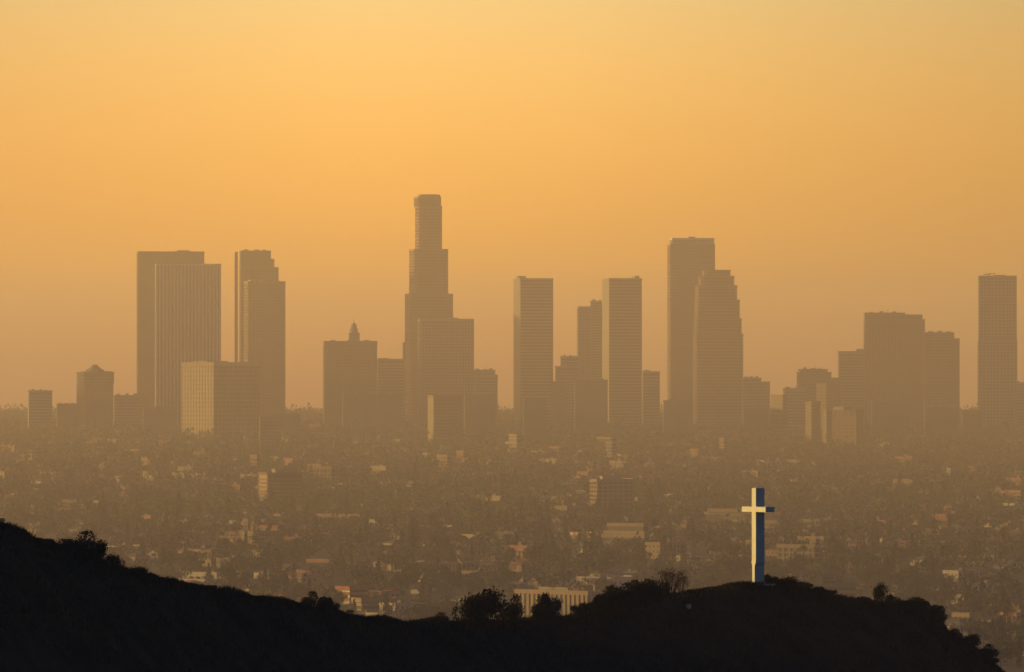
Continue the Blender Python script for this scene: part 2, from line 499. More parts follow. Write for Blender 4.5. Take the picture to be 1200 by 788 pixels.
def tower(name, label, cat, d, tiers, rho=12.0, depth=40.0, wall='stone_grey', glass='glass_dark', style='grid', fl=4.0, bay=4.5,
          group='downtown high-rise towers', roof=(), chamfer=0.0, base_py=None):
    """tiers: (x of far left edge, x of near corner, x of right edge, y of top) in photo px, bottom tier first; d = distance of the near corner"""
    ro = R(rho)
    xe0 = tiers[0][1]
    th = (xe0 - 600) * K
    X0 = (xe0 - 600) * K * d
    zb = float(gz(d)) - 1.5
    root = empty(name, (X0, d, zb), ro - th)
    tag(root, label, cat, group)
    z0 = -5.0; D0 = W0 = None; oldz = z0
    for t in tiers:
        x0, xe, x1, yt = t[:4]; o = t[4] if len(t) > 4 else {}
        W = (x1 - xe) * K * d / math.cos(ro)
        D = (xe - x0) * K * d / math.sin(ro) if xe > x0 + 0.01 else o.get('depth', depth)
        if D0 is None: D0, W0 = D, W
        oy = o.get('oy', max(0.0, (D0 - D) / 2))
        ox = ((xe - xe0) * K * d + oy * math.sin(ro)) / math.cos(ro)
        z1 = (HZ - yt) * K * d - zb
        poly = [(x + ox, y + oy) for x, y in rect(W, D, o.get('chamfer', chamfer))]
        facade(root, poly, oldz, z1, o.get('style', style), o.get('fl', fl), o.get('bay', bay), M[o.get('wall', wall)], M[o.get('glass', glass)],
               name=o.get('name', 'shaft'), cap=o.get('cap', 1.6), rim=M[o['rim']] if 'rim' in o else None)
        oldz = z1 - 0.4 if not o.get('from_ground') else z0
        if o.get('next_ground'): oldz = z0
        last = (ox, oy, W, D, z1)
    ox, oy, W, D, z1 = last
    if not roof and name in ('office_tower', 'office_block') and W > 20:
        rr = random.Random(int(xe0 * 7))
        for q in range(3):
            a = (.06, .38, .68)[q] + rr.uniform(0, .1); b = a + rr.uniform(.08, .2); hh = rr.uniform(1.6, 3.2)
            m = MB(); m.box(ox + a * W, ox + b * W, oy + D * rr.uniform(.2, .35), oy + D * rr.uniform(.5, .8), z1 + 0.12, z1 + hh)
            m.build('plant_room', M['stone_grey'], root)
        m = MB(); m.tube([(ox + W * .6, oy + D * .9, z1), (ox + W * .6, oy + D * .9, z1 + rr.uniform(4, 8))], [.25, .12], 4)
        m.build('mast', M['steel_dark'], root)
    for r in roof:
        kind = r[0]
        if kind == 'penthouse':                         # fractions along the front, height
            _, a, b, hh = r
            m = MB(); m.box(ox + a * W, ox + b * W, oy + D * 0.3, oy + D * 0.7, z1 + 0.05, z1 + hh)
            m.band([(ox + a * W, oy + D * .3), (ox + b * W, oy + D * .3), (ox + b * W, oy + D * .7), (ox + a * W, oy + D * .7)],
                   [(ox + a * W - .4, oy + D * .3 - .4), (ox + b * W + .4, oy + D * .3 - .4), (ox + b * W + .4, oy + D * .7 + .4), (ox + a * W - .4, oy + D * .7 + .4)], z1 + hh - 0.8, z1 + hh + 0.3)
            m.build('penthouse', M['stone_grey'], root)
        elif kind == 'mast':
            _, a, hh, rr = r
            m = MB(); m.tube([(ox + a * W, oy + D * .5, z1), (ox + a * W, oy + D * .5, z1 + hh)], [rr, rr * 0.5], 6)
            m.build('mast', M['steel_dark'], root)
        elif kind == 'crane':
            _, a, hh, ll = r
            m = MB(); cx, cy_ = ox + a * W, oy + D * .4
            m.tube([(cx, cy_, z1), (cx, cy_, z1 + hh)], [0.9, 0.8], 6)
            m.tube([(cx - ll * 0.45, cy_, z1 + hh - .6), (cx, cy_, z1 + hh), (cx + ll * 0.55, cy_, z1 + hh + 1.1)], [0.7, 0.8, 0.35], 5)
            m.build('roof_crane', M['steel_dark'], root)
    return root, last, zb


# far left
tower('office_block', 'small square office block alone at the far left of the hazy skyline', 'office block', 10000, [(34, 34, 61, 458.5)], 2,
      style='bands', wall='stone_grey', group='lower blocks of the skyline')
hexr, hl, hzb = tower('office_tower', 'squat tower with wide top storey and small peaked penthouse, left of the ribbed slab towers', 'tower', 10000,
      [(92, 92, 133, 449, {'chamfer': .2}), (91, 91, 134, 437, {'chamfer': .2, 'style': 'bands', 'wall': 'granite_brown'})], 4, style='grid', wall='granite_brown')
_ox, _oy, _W, _D, _z = hl
m = MB()
cx, cyy = _ox + _W * 0.5, _oy + _D * 0.5
def octa(r): return [(cx + r * math.cos(2 * math.pi * (i + .5) / 8), cyy + r * math.sin(2 * math.pi * (i + .5) / 8)) for i in range(8)]
m.prism(octa(12), _z, _z + 4.5); m.prism(octa(9.5), _z + 4.5, _z + 8.0, top_poly=octa(5.5)); m.prism(octa(4.2), _z + 8.0, _z + 10.5)
m.build('penthouse', M['granite_brown'], hexr)
tower('office_block', 'long low block between the squat peaked tower and the ribbed tower', 'office block', 10050, [(134, 134, 163, 464)], 2,
      style='bands', group='lower blocks of the skyline')
# the wide dark pair
tower('office_tower', 'wide dark slab tower, the back one of the left pair, with a flat top', 'tower', 10450, [(160.5, 162, 239, 295.5)], 5, depth=40,
      style='grid', wall='steel_dark', glass='glass_dark', fl=4, bay=3.5, roof=(('penthouse', .6, .78, 2.4), ('mast', .66, 4, .4)))
tower('office_tower', 'broad tower ribbed with pale vertical fins, in front of the wide dark slab', 'tower', 10150,
      [(183, 183, 258.5, 310)], 1.5, style='piers', wall='fin_pale', glass='glass_dark', bay=4.6, roof=(('penthouse', .06, .5, 1.2),))
# the knife-edged pair
tower('office_tower', 'tall dark tower stepping down in notches on its right side, beside the ribbed tower', 'tower', 10380,
      [(281, 282.5, 326, 314), (281, 282.5, 321, 304), (281, 282.5, 317, 294.5)], 9, style='grid', wall='granite_brown', glass='glass_dark', bay=5, depth=44)
tower('tower_slab', 'thin dark sliver of a tower standing just left of the notched tower', 'tower', 10420, [(275.3, 275.9, 278.2, 296)], 3,
      style='grid', wall='granite_brown', depth=30)
tower('office_tower', 'dark tower with a sunlit left edge, in front of the notched tower', 'tower', 10220,
      [(286.2, 291, 334, 330.5)], 10, style='grid', wall='granite_brown', glass='glass_dark', bay=4.5)
tower('office_block', 'pink sunlit block with fine window grid and bright parapet, below the dark towers', 'office block', 9500,
      [(213, 250.5, 305, 425.5, {'rim': 'concrete_pale', 'cap': 3.4})], 36, style='grid', wall='granite_pink', glass='glass_bronze', fl=5.4, bay=5.8,
      roof=(('mast', -.02, 9, .7), ('penthouse', .05, .5, 2.2)), group='lower blocks of the skyline')
# the block with the lantern turret
tr, tl, tzb = tower('office_block', 'broad dark block crowned by a small stepped lantern turret', 'office block', 10000,
      [(379, 380.5, 441.5, 400.5, {'cap': 3.0})], 6, style='grid', wall='granite_brown', fl=4.2, bay=4, group='lower blocks of the skyline')
_ox, _oy, _W, _D, _z = tl
cx, cyy = _ox + (415.5 - 380.5) * K * 10000, _oy + _D * 0.4
s_ = K * 10000
m = MB()
def sqr(r): return [(cx - r, cyy - r), (cx + r, cyy - r), (cx + r, cyy + r), (cx - r, cyy + r)]
m.prism(sqr(6.2 * s_), _z, _z + 10 * s_); m.band(sqr(5.8 * s_), sqr(6.8 * s_), _z + 9.4 * s_, _z + 10.3 * s_)
m.prism(octa(5.0 * s_), _z + 10.3 * s_, _z + 15 * s_); m.band(octa(4.4 * s_), octa(5.6 * s_), _z + 14.4 * s_, _z + 15.4 * s_)
m.prism(octa(3.6 * s_), _z + 15.4 * s_, _z + 19.5 * s_); m.prism(octa(3.4 * s_), _z + 19.5 * s_, _z + 22 * s_, top_poly=octa(1.0 * s_))
m.tube([(cx, cyy, _z + 21.5 * s_), (cx, cyy, _z + 27 * s_)], [0.7, 0.25], 5)
m.build('turret', M['stone_grey'], tr)
tower('office_block', 'plain dark block adjoining the lantern turret block on its right', 'office block', 10080, [(441.5, 443, 474, 421.5)], 6,
      style='bands', wall='stone_grey', group='lower blocks of the skyline', roof=(('penthouse', .05, .4, 1.5),))
tower('tower_slab', 'narrow dark sliver of a tower against the left foot of the tallest tower', 'tower', 10350, [(472.3, 472.8, 476.5, 402)], 4,
      style='grid', wall='stone_grey', depth=25)
# tallest tower, stepped and rounded
tower('skyscraper', 'tallest tower of the skyline, round and stepped back towards a ribbed crown', 'skyscraper', 10300,
      [(474.5, 482, 531, 345, {'chamfer': .05}), (479.5, 486, 525.3, 292.5, {'chamfer': .07}),
       (486.5, 491.5, 518, 242, {'chamfer': .08}), (484.3, 491, 517.6, 231, {'chamfer': .16, 'style': 'piers', 'bay': 2.4}),
       (489, 494, 516.4, 228.4, {'chamfer': .2, 'style': 'piers', 'bay': 2.4})],
      16, style='grid', wall='granite_pink', glass='glass_dark', fl=4.0, bay=3.4, group='downtown high-rise towers')
tower('office_tower', 'broad grid-fronted tower in front of the foot of the tallest tower', 'tower', 10050, [(490, 494, 555, 374.5, {'cap': 2.5})], 7, style='grid',
      wall='stone_grey', fl=4.0, bay=4, roof=(('penthouse', .55, .72, 2.0),))
tower('office_block', 'dark block with a cut-off right shoulder, right of the broad grid-fronted tower', 'office block', 10000,
      [(555, 556, 583, 440), (555, 556, 580, 434.5)], 5, style='bands', wall='stone_grey', group='lower blocks of the skyline')
tower('apartment_tower', 'dark slab with one narrow bright sunlit end wall, below the tallest tower', 'apartment tower', 9300, [(501.5, 508, 541, 464)], 30,
      style='bands', wall='pink_concrete', glass='glass_bronze', group='lower blocks of the skyline')
# centre
tower('office_tower', 'slender dark tower with a sunlit banded left side, standing alone mid-skyline', 'tower', 10050, [(602, 610, 648, 327)], 13,
      style='bands', wall='concrete', glass='glass_dark', fl=4.2, roof=(('penthouse', .0, .22, 3.6),))
tower('office_tower', 'pale grey low-topped tower at the left of the clustered trio', 'tower', 10320, [(676.5, 678, 693, 360)], 7,
      style='grid', wall='stone_grey', glass='glass_grey', depth=30)
tower('office_tower', 'smooth grey tower hidden behind the banded tower of the trio', 'tower', 10360, [(691.5, 692.5, 712, 353.5)], 7,
      style='bands', wall='concrete', glass='glass_grey', depth=30, fl=3.6)
tower('office_tower', 'dark banded tower with a roof corner stub, tallest of the clustered trio', 'tower', 10080, [(705.8, 714, 752, 327)], 13,
      style='bands', wall='concrete', glass='glass_dark', fl=4.2, roof=(('penthouse', .86, .99, 3.9),))
tower('office_block', 'lower dark block stepped at its left, left foot of the clustered trio', 'office block', 10000,
      [(651, 652, 677.5, 430), (657, 658, 677.5, 418.5)], 6, style='bands', wall='stone_grey', group='lower blocks of the skyline')
tower('office_block', 'small plain block at the right foot of the clustered trio', 'office block', 10050, [(752.5, 753.5, 773, 436)], 6, style='bands',
      wall='stone_grey', group='lower blocks of the skyline', roof=(('penthouse', .1, .4, 2.2),))
for a in (('wide low block filling the gap between the lone slender tower and the trio', 645, 647, 662, 448, 9900),
          ('flat low block at the foot of the trio, with a sunlit end wall', 668, 674, 712, 446, 9700),
          ('low pale office block just right of the lone slender tower foot', 610, 614, 640, 468, 9300),
          ('low dark block in front of the dark crowned tower foot', 775, 778, 812, 470, 9600)):
    tower('office_block', a[0], 'office block', a[5], [(a[2], a[2], a[3], a[4])], 1, depth=30, style='bands', wall='granite_brown', glass='glass_grey', group='lower blocks of the skyline')
# the crowned pair
tower('skyscraper', 'tall dark straight tower with a pale banded crown, behind the stepped tower', 'skyscraper', 10500,
      [(782.5, 786, 837.5, 287), (785, 788, 836.8, 279.8, {'style': 'piers', 'wall': 'fin_pale', 'bay': 3})], 8, style='grid', wall='granite_brown', glass='glass_dark', bay=3.6,
      roof=(('penthouse', .42, .56, 2.6), ('mast', .49, 4.5, .4)))
tower('skyscraper', 'stepped tower with narrowing shoulders and a rounded top, in front of the crowned tower', 'skyscraper', 10150,
      [(811.5, 817, 871.3, 392, {'chamfer': .08}), (812.5, 818, 869.5, 374, {'chamfer': .1}), (813.2, 819, 867.3, 352, {'chamfer': .1}),
       (814, 819.5, 864.5, 335, {'chamfer': .12}), (818, 822.5, 861, 324, {'chamfer': .16}), (822.5, 826, 856.5, 317, {'chamfer': .2})],
      10, style='bands', wall='granite_pink', glass='glass_dark', fl=4.2, bay=3.8)
tower('office_block', 'low dark block with a sloping roofline at the right foot of the stepped tower', 'office block', 10080,
      [(869, 871, 902, 448), (869, 871, 892, 443.5)], 6, style='bands', group='lower blocks of the skyline')
# right-hand group
tower('apartment_tower', 'small sunlit pink block striped with balconies, right of the stepped tower', 'apartment tower', 9300, [(903.5, 917, 922, 463.5)], 46, style='bands',
      wall='granite_pink', glass='glass_grey', fl=4.6, group='lower blocks of the skyline')
tower('office_block', 'low dark flat-roofed block left of the double-shouldered block', 'office block', 9900, [(918, 920, 944, 456)], 8, style='bands', group='lower blocks of the skyline')
tower('office_block', 'dark block with raised middle and lower right shoulder, left of the terraced group', 'office block', 10000,
      [(934, 936, 985, 443.5), (934, 936, 974, 437), (936, 938, 969.5, 433.5)], 6, style='bands', group='lower blocks of the skyline', wall='granite_brown')
tower('apartment_tower', 'slim slab with a glowing sunlit end wall, in front of the double-shouldered block', 'apartment tower', 9150, [(944, 951, 961, 471.5)], 40, style='bands',
      wall='pink_concrete', glass='glass_bronze', group='lower blocks of the skyline')
tower('apartment_tower', 'faint narrow slab with a rosy end wall, between the two sunlit blocks at right', 'apartment tower', 9100, [(964, 968.5, 976, 481)], 40, style='bands',
      wall='pink_concrete', glass='glass_bronze', group='lower blocks of the skyline')
tower('apartment_tower', 'rosy sunlit block with window rows, below the terraced dark group at right', 'apartment tower', 9000, [(975.5, 1003.5, 1012, 480)], 46, style='grid',
      wall='pink_concrete', glass='glass_bronze', fl=4, bay=5, roof=(('penthouse', -.8, .2, 2.6), ('mast', .0, 7, .5)), group='lower blocks of the skyline')
tower('office_block', 'small block with a rosy sunlit top storey, among the dark blocks at right', 'office block', 9700, [(957, 968, 978, 450.5)], 48, style='bands',
      wall='pink_concrete', glass='glass_bronze', group='lower blocks of the skyline')
tower('office_tower', 'broad dark tower with a stepped right shoulder, left part of the terraced group', 'tower', 10150,
      [(1012.5, 1014, 1083.5, 375), (1012.5, 1014, 1080.5, 369.5), (1012.5, 1014, 1060, 367.3)], 5, depth=46, style='piers', wall='granite_brown', glass='glass_dark', bay=4)
tower('office_tower', 'dark tower with terraced right corner, right part of the terraced group', 'tower', 10050,
      [(1082, 1083.5, 1124.3, 397.5), (1082, 1083.5, 1118, 390.5)], 5, depth=42, style='bands', wall='granite_brown', glass='glass_dark')
tower('office_block', 'dark block stepping up towards the broad tower, left end of the terraced group', 'office block', 10200,
      [(982, 983, 1014, 412.5), (1004, 1004.6, 1014, 409.8)], 5, depth=40, style='bands', wall='stone_grey', group='lower blocks of the skyline')
tower('office_tower', 'square tower with a fine window grid and a rooftop crane, at the right edge', 'tower', 10050,
      [(1146, 1147.3, 1191.6, 400), (1146.7, 1147.8, 1191, 324)], 4, style='grid', wall='concrete', glass='glass_dark', fl=4.2, bay=4.6, depth=46,
      roof=(('crane', .28, 3.2, 16), ('penthouse', .4, .7, 1.6)))
tower('office_block', 'low dark block cut by the right edge of the photo', 'office block', 10000, [(1188, 1190, 1216, 449)], 6, style='bands', group='lower blocks of the skyline')
for a in (('low grey block at the skyline foot, left of the pink sunlit block', 163, 168, 205, 478, 9700, 'stone_grey'),
          ('low block with a little sunlit wall right of the pink sunlit block', 296, 305, 330, 489, 9000, 'granite_pink'),
          ('long low block at the foot of the lantern turret block', 395, 402, 470, 462, 9750, 'stone_grey'),
          ('low dark block under the broad grid-fronted tower', 540, 545, 580, 463, 9600, 'stone_grey'),
          ('low flat block between the stepped tower and the striped pink block', 868, 872, 900, 480, 9300, 'stone_grey'),
          ('low dark block in front of the broad dark tower of the terraced group', 1015, 1022, 1066, 470, 9500, 'stone_grey'),
          ('low grey block beneath the terraced right corner tower', 1078, 1084, 1122, 478, 9300, 'stone_grey'),
          ('faint low block between the terraced group and the gridded tower', 1124, 1128, 1150, 482, 9600, 'stone_grey'),
          ('low wide block at the foot of the knife-edged pair', 316, 322, 352, 486, 9500, 'stone_grey'),
          ('faint low block left of the squat peaked tower', 64, 67, 92, 474, 9900, 'stone_grey')):
    tower('office_block', a[0], 'office block', a[5], [(a[2], a[2], a[3], a[4])], 1, depth=30, style='bands', wall='granite_brown' if a[6] == 'stone_grey' else a[6], glass='glass_grey', group='lower blocks of the skyline')

# ------------------------------------------------------------------ larger buildings out on the plain, each where the photo shows it
TAKEN = []          # footprints on the plain the small houses and trees keep clear of: (x, y, r)


def block(label, x0, xe, x1, yt, yb, rho=30, wall='stucco_cream', style='bands', cat='building', name='building', fl=3.6, bay=5, glass='window_dark', roof=(), depth=16, more=(), open_=40):
    d = d_of(yb); rho = min(rho, 46)
    rt, last, zb = tower(name, label, cat, d, [(x0, xe, x1, yt)] + list(more), rho, depth, wall, glass, style, fl, bay, 'larger buildings on the city plain', roof)
    W, D = last[2], last[3]
    TAKEN.append(((0.5 * (x0 + x1) - 600) * K * d, d + D * 0.4, 0.5 * max((x1 - x0) * K * d, D) + 4))
    # keep the sight line to a lit front reasonably open: a forecourt
    hw = 0.5 * (x1 - x0) * K * d
    for q in np.arange(12, open_ + 1, max(8.0, hw * .7)):
        for c in np.linspace(-1, 1, max(2, int(2 * hw / 16))):
            TAKEN.append(((0.5 * (x0 + x1) - 600) * K * d + c * max(0, hw - 5), d - q, 5 if hw > 5 else hw))
    return rt


block('dark apartment slab with a lit left end, left of centre on the plain', 303.5, 313.5, 354, 555, 590, 22, 'pink_concrete', roof=(('penthouse', .3, .9, 3.5), ('mast', .5, 9, .5)), fl=3.6)
block('pale mid-rise with a sunlit wall, right of the dark apartment slab', 367, 388, 394, 548, 572, 55, 'stucco_tan', 'grid')
block('long pale hall with a sunlit roof edge, left of centre on the plain', 371, 425, 432, 604, 618, 62, 'stucco_cream', 'piers', bay=9)
block('cream school-like block with a taller right wing, above the left hill', 254, 286, 292, 624, 635, 60, 'stucco_cream', 'grid', more=[(286, 291, 293, 610)])
block('small low block with a sunlit wall, left of the cream winged block', 225, 240, 243, 624, 633, 60, 'stucco_rose', 'bands')
block('narrow sunlit tower slab at the centre, faint in the haze', 596.5, 605.5, 612, 509.5, 532, 40, 'stucco_cream', 'bands', fl=5)
block('bright sunlit pair of blocks, the lower left one, below the tall towers', 512.5, 524, 530, 534, 551, 40, 'stucco_rose', 'grid')
block('bright sunlit pair of blocks, the stepped right one, below the tall towers', 536, 548, 553, 536, 549, 40, 'stucco_rose', 'grid', more=[(536, 543, 546, 529.5)])
block('pale sunlit mid-rise with an overhanging top storey, below the trio of towers', 710, 717, 722, 517, 543, 50, 'concrete_pale', 'bands', more=[(700, 716, 722, 513)])
block('low block with a broad sunlit wall, far below the small plain block', 742, 762, 768, 496, 507, 62, 'granite_pink', 'bands')
block('small sunlit house block, half hidden by trees at the plain centre', 644, 655, 659, 524, 537, 60, 'stucco_rose', 'bands')
block('small rosy block with a sunlit wall below the crowned pair', 825, 835, 839, 496, 506, 60, 'stucco_rose', 'bands')
block('thin sunlit slab beside the rosy block below the crowned pair', 843.5, 848.5, 853, 514, 536, 45, 'stucco_rose', 'bands')
block('broad dark apartment block with a reddish wing, faint at the plain centre right', 692, 700, 743, 563, 603, 16, 'stucco_tan', 'grid', roof=(('penthouse', .2, .7, 3.2),))
block('white terraced office block with long horizontal bands, right of centre', 705, 755, 760, 624, 642, 74, 'stucco_cream', 'bands', fl=5.2, open_=110, more=[(712, 754, 759, 615)])
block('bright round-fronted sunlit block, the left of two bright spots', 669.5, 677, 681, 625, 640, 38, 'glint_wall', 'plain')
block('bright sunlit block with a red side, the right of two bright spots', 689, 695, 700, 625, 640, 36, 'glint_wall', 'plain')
block('little bright sunlit wall left of the two bright spots', 656, 661, 664, 629, 637, 50, 'stucco_rose', 'plain')
block('long low institution with a flat roof, behind the cross', 826, 914, 919, 602, 623, 76, 'stucco_tan', 'bands', fl=5, open_=90, more=[(830, 880, 884, 598)])
block('low annex of the long institution, right of the cross', 920, 960, 964, 610, 622, 76, 'stucco_tan', 'bands', fl=5)
block('tan building with an uneven roofline and dark windows, right of the cross', 911, 955, 960, 640, 660, 62, 'stucco_tan', 'grid', bay=6, more=[(951, 956, 960, 634)])
b_ = block('long pale office block with tall white piers, half hidden by the dark ridge', 603, 689, 692, 694.5, 724, 40, 'stucco_cream', 'piers', bay=4.2, fl=4, open_=330, roof=(('penthouse', .7, .88, 2.2), ('mast', .18, 4, .15), ('mast', .27, 5, .15)))
block('dark stepped building rising behind the right shoulder of the ridge', 962, 962, 1002, 685, 715, -4, 'granite_brown', 'bands', more=[(964, 964, 976, 674)])
block('small sunlit flat-roofed house above the right end of the ridge', 1117, 1136, 1141, 720, 730, 62, 'stucco_cream', 'grid', bay=4)
block('small low sunlit building at the lower right, near the frame edge', 1145, 1165, 1172, 729, 738, 60, 'stucco_tan', 'bands')
block('long faint sunlit building, middle right of the plain', 1047, 1070, 1076, 563, 575, 62, 'stucco_tan', 'bands')
block('rosy low block at the right frame edge, middle of the plain', 1172, 1196, 1202, 576, 590, 62, 'stucco_rose', 'bands')
block('low house row with a red tiled look, left of centre near the ridge', 360, 386, 391, 657, 667, 62, 'stucco_rose', 'plain')
block('small pink sunlit house left of the red low house row', 290, 300, 303, 659, 669, 58, 'stucco_rose', 'plain')
block('group-like dark brick block above the ridge dip', 394, 410, 432, 689, 710, 30, 'brick_red', 'bands')
block('bright small white house just above the ridge dip', 483, 491, 496, 693, 704, 45, 'stucco_white', 'plain')
block('low wide shed roofed building at left centre near the ridge', 413, 425, 470, 703, 716, 15, 'stucco_tan', 'bands')
block('faint sunlit block high on the left plain', 68, 90, 95, 587, 597, 62, 'stucco_cream', 'bands')
block('tiny bright block at the left edge of the plain', 34, 41, 44, 593, 603, 55, 'stucco_rose', 'plain')
block('faint rosy block far left under the skyline', 88, 99, 103, 499, 509, 60, 'stucco_rose', 'bands')
block('tiny glowing block, upper left plain, right of two fainter ones', 229, 237, 240, 536, 545, 58, 'stucco_rose', 'plain')
block('faint rosy block, upper left plain, first of a row of three', 187, 200, 203, 517, 527, 60, 'stucco_rose', 'bands')
block('faint rosy block, upper left plain, second of a row of three', 204, 212, 215, 527, 535, 60, 'stucco_rose', 'plain')
block('small sunlit slab under the knife-edged pair', 298, 306, 309, 490, 503, 55, 'granite_pink', 'bands')
block('faint sunlit slab with stacked floors, left plain beyond the dark slab', 294, 301, 304, 534, 558, 48, 'stucco_rose', 'bands')
block('small bright low house, left plain below the lantern turret block', 425, 432, 435, 532, 540, 60, 'stucco_rose', 'plain')
block('sunlit low gable block in the lower left among trees', 228, 243, 248, 644, 653, 60, 'stucco_rose', 'plain')
block('small pale block in the lower left above the ridge', 162, 170, 173, 627, 635, 60, 'stucco_tan', 'plain')
block('orange lit low building far right of the plain', 988, 1004, 1010, 632, 641, 60, 'stucco_tan', 'plain')
# ------------------------------------------------------------------ streets, houses and trees of the plain
GRID = R(40)                                   # the street grid lies askew to the view
ca, sa = math.cos(GRID), math.sin(GRID)


def visible(x, y, h, margin=2.0):
    """is a thing of height h at (x,y) inside the frame and above the ridge"""
    px = x / (y * K) + 600
    z = gz(y)
    pt = HZ - (z + h) / (y * K)
    return (px > -12) & (px < 1212) & (pt < ridge_py(px) - margin)


# streets: strips lying on the plain
rv, rf = [], []
for fam in (0, 1):
    step = 210.0 if fam == 0 else 110.0
    for k in range(-120, 160):
        w = 7.0 if k % 4 else 11.0
        c = k * step
        run = np.arange(-13000, 13001, 120.0)
        if fam == 0:
            px_, py_ = run * ca - c * sa, run * sa + c * ca
        else:
            px_, py_ = c * ca - run * sa, c * sa + run * ca
        dx, dy = (-sa, ca) if fam == 0 else (ca, sa)
        ok = (py_ > 3600) & (py_ < 10800) & (np.abs(px_) < py_ * 0.075 + 150)
        ii = np.where(ok)[0]
        if len(ii) < 3: continue
        ii = np.arange(ii[0], ii[-1] + 1)
        n0 = len(rv)
        for x, y in zip(px_[ii], py_[ii]):
            for s in (-w / 2, w / 2):
                X, Y = x + dx * s, y + dy * s
                rv.append((X, Y, 0))
        for q in range(len(ii) - 1):
            a = n0 + 2 * q; rf += [a, a + 1, a + 3, a + 2]
rv = np.array(rv); rv[:, 2] = plain_z(rv[:, 0], rv[:, 1]) + 0.35
road = link_mesh('road', np_mesh('road', rv, np.full(len(rf) // 4, 4), rf), M['asphalt'])
tag(road, 'grid of streets across the city plain', kind='structure')

# --- house kinds (unit: metres), walls + roof
def house_geom(kind):
    """returns (wall MB, roof MB, window MB)"""
    w, r, g = MB(), MB(), MB()
    def wins(x0, x1, y0, y1, z0, z1, n, m_):
        for i in range(n):
            a = x0 + (i + .3) * (x1 - x0) / n; b = x0 + (i + .7) * (x1 - x0) / n
            for y in (y0 - .04, y1 - .06): g.box(a, b, y, y + .1, z0, z1)
        for i in range(m_):
            a = y0 + (i + .3) * (y1 - y0) / m_; b = y0 + (i + .7) * (y1 - y0) / m_
            for x in (x0 - .04, x1 - .06): g.box(x, x + .1, a, b, z0, z1)
    if kind == 0:                                           # gabled bungalow
        W, D, H, P = 7.5, 5.5, 3.6, 2.1
        w.box(-W, W, -D, D, -1.5, H)
        for sx in (-W + .02, W - .32): w.prism([(sx, -D + .1), (sx + .3, -D + .1), (sx + .3, D - .1), (sx, D - .1)], H, H + P * .93, top_poly=[(sx, -.08), (sx + .3, -.08), (sx + .3, .08), (sx, .08)])
        e = .7
        for s in (1, -1):
            r.face([(-W - e, -s * (D + e), H - .25), (W + e, -s * (D + e), H - .25), (W + e, 0, H + P), (-W - e, 0, H + P)][::s])
            r.face([(-W - e, -s * (D + e), H - .5), (W + e, -s * (D + e), H - .5), (W + e, 0, H + P - .25), (-W - e, 0, H + P - .25)][::-s])
        w.box(2.2, 3.1, .8, 1.7, H, H + P + 1.1)
        wins(-W, W, -D, D, 1.1, 2.5, 4, 3)
    elif kind == 1:                                         # hipped house with a wing
        W, D, H, P = 8.5, 6.5, 4.2, 2.4
        w.box(-W, W, -D, D, -1.5, H); w.box(1.0, W - 1, -D - 5, -D + .02, -1.5, H - .6)
        e = .8
        r.prism([(-W - e, -D - e), (W + e, -D - e), (W + e, D + e), (-W - e, D + e)], H, H + P, top_poly=[(-W + D, -.1), (W - D, -.1), (W - D, .1), (-W + D, .1)])
        r.prism([(1 - e, -D - 5 - e), (W - 1 + e, -D - 5 - e), (W - 1 + e, -1), (1 - e, -1)], H - .6, H + P - .9, top_poly=[(4.2, -D - 2.2), (4.3, -D - 2.2), (4.3, -1), (4.2, -1)])
        wins(-W, W, -D, D, 1.2, 2.9, 5, 3)
    elif kind == 2:                                         # two-storey box apartment with flat roof
        W, D, H = 11, 7.5, 7.2
        w.box(-W, W, -D, D, -1.5, H)
        w.band([(-W + .3, -D + .3), (W - .3, -D + .3), (W - .3, D - .3), (-W + .3, D - .3)], [(-W - .2, -D - .2), (W + .2, -D - .2), (W + .2, D + .2), (-W - .2, D + .2)], H, H + .7)
        r.box(-W + .35, W - .35, -D + .35, D - .35, H + .05, H + .25); r.box(-2, 1, -1.5, 2, H + .2, H + 2.2)
        wins(-W, W, -D, D, 1.0, 2.6, 6, 4); wins(-W, W, -D, D, 4.3, 5.9, 6, 4)
    elif kind == 3:                                         # three-storey apartment with penthouse box
        W, D, H = 13, 8.5, 11.0
        w.box(-W, W, -D, D, -1.5, H)
        w.band([(-W + .3, -D + .3), (W - .3, -D + .3), (W - .3, D - .3), (-W + .3, D - .3)], [(-W - .25, -D - .25), (W + .25, -D - .25), (W + .25, D + .25), (-W - .25, D + .25)], H, H + .9)
        r.box(-W + .35, W - .35, -D + .35, D - .35, H + .05, H + .3); r.box(2, 6, -2.5, 2, H + .2, H + 3)
        for z in (1.0, 4.5, 8.0): wins(-W, W, -D, D, z, z + 1.7, 8, 4)
    else:                                                   # long low shop or warehouse
        W, D, H = 17, 9, 5.5
        w.box(-W, W, -D, D, -1.5, H); w.box(-W, -W + 8, -D - .25, -D + .05, 0, H + 1.4)
        w.band([(-W + .3, -D + .3), (W - .3, -D + .3), (W - .3, D - .3), (-W + .3, D - .3)], [(-W - .15, -D - .15), (W + .15, -D - .15), (W + .15, D + .15), (-W - .15, D + .15)], H, H + .5)
        r.box(-W + .35, W - .35, -D + .35, D - .35, H + .05, H + .25)
        for i in range(4): r.box(-12 + i * 6.5, -10 + i * 6.5, -2, 1, H + .2, H + 1.5)
        wins(-W, W, -D, D, 1.0, 3.2, 6, 3)
    return w, r, g


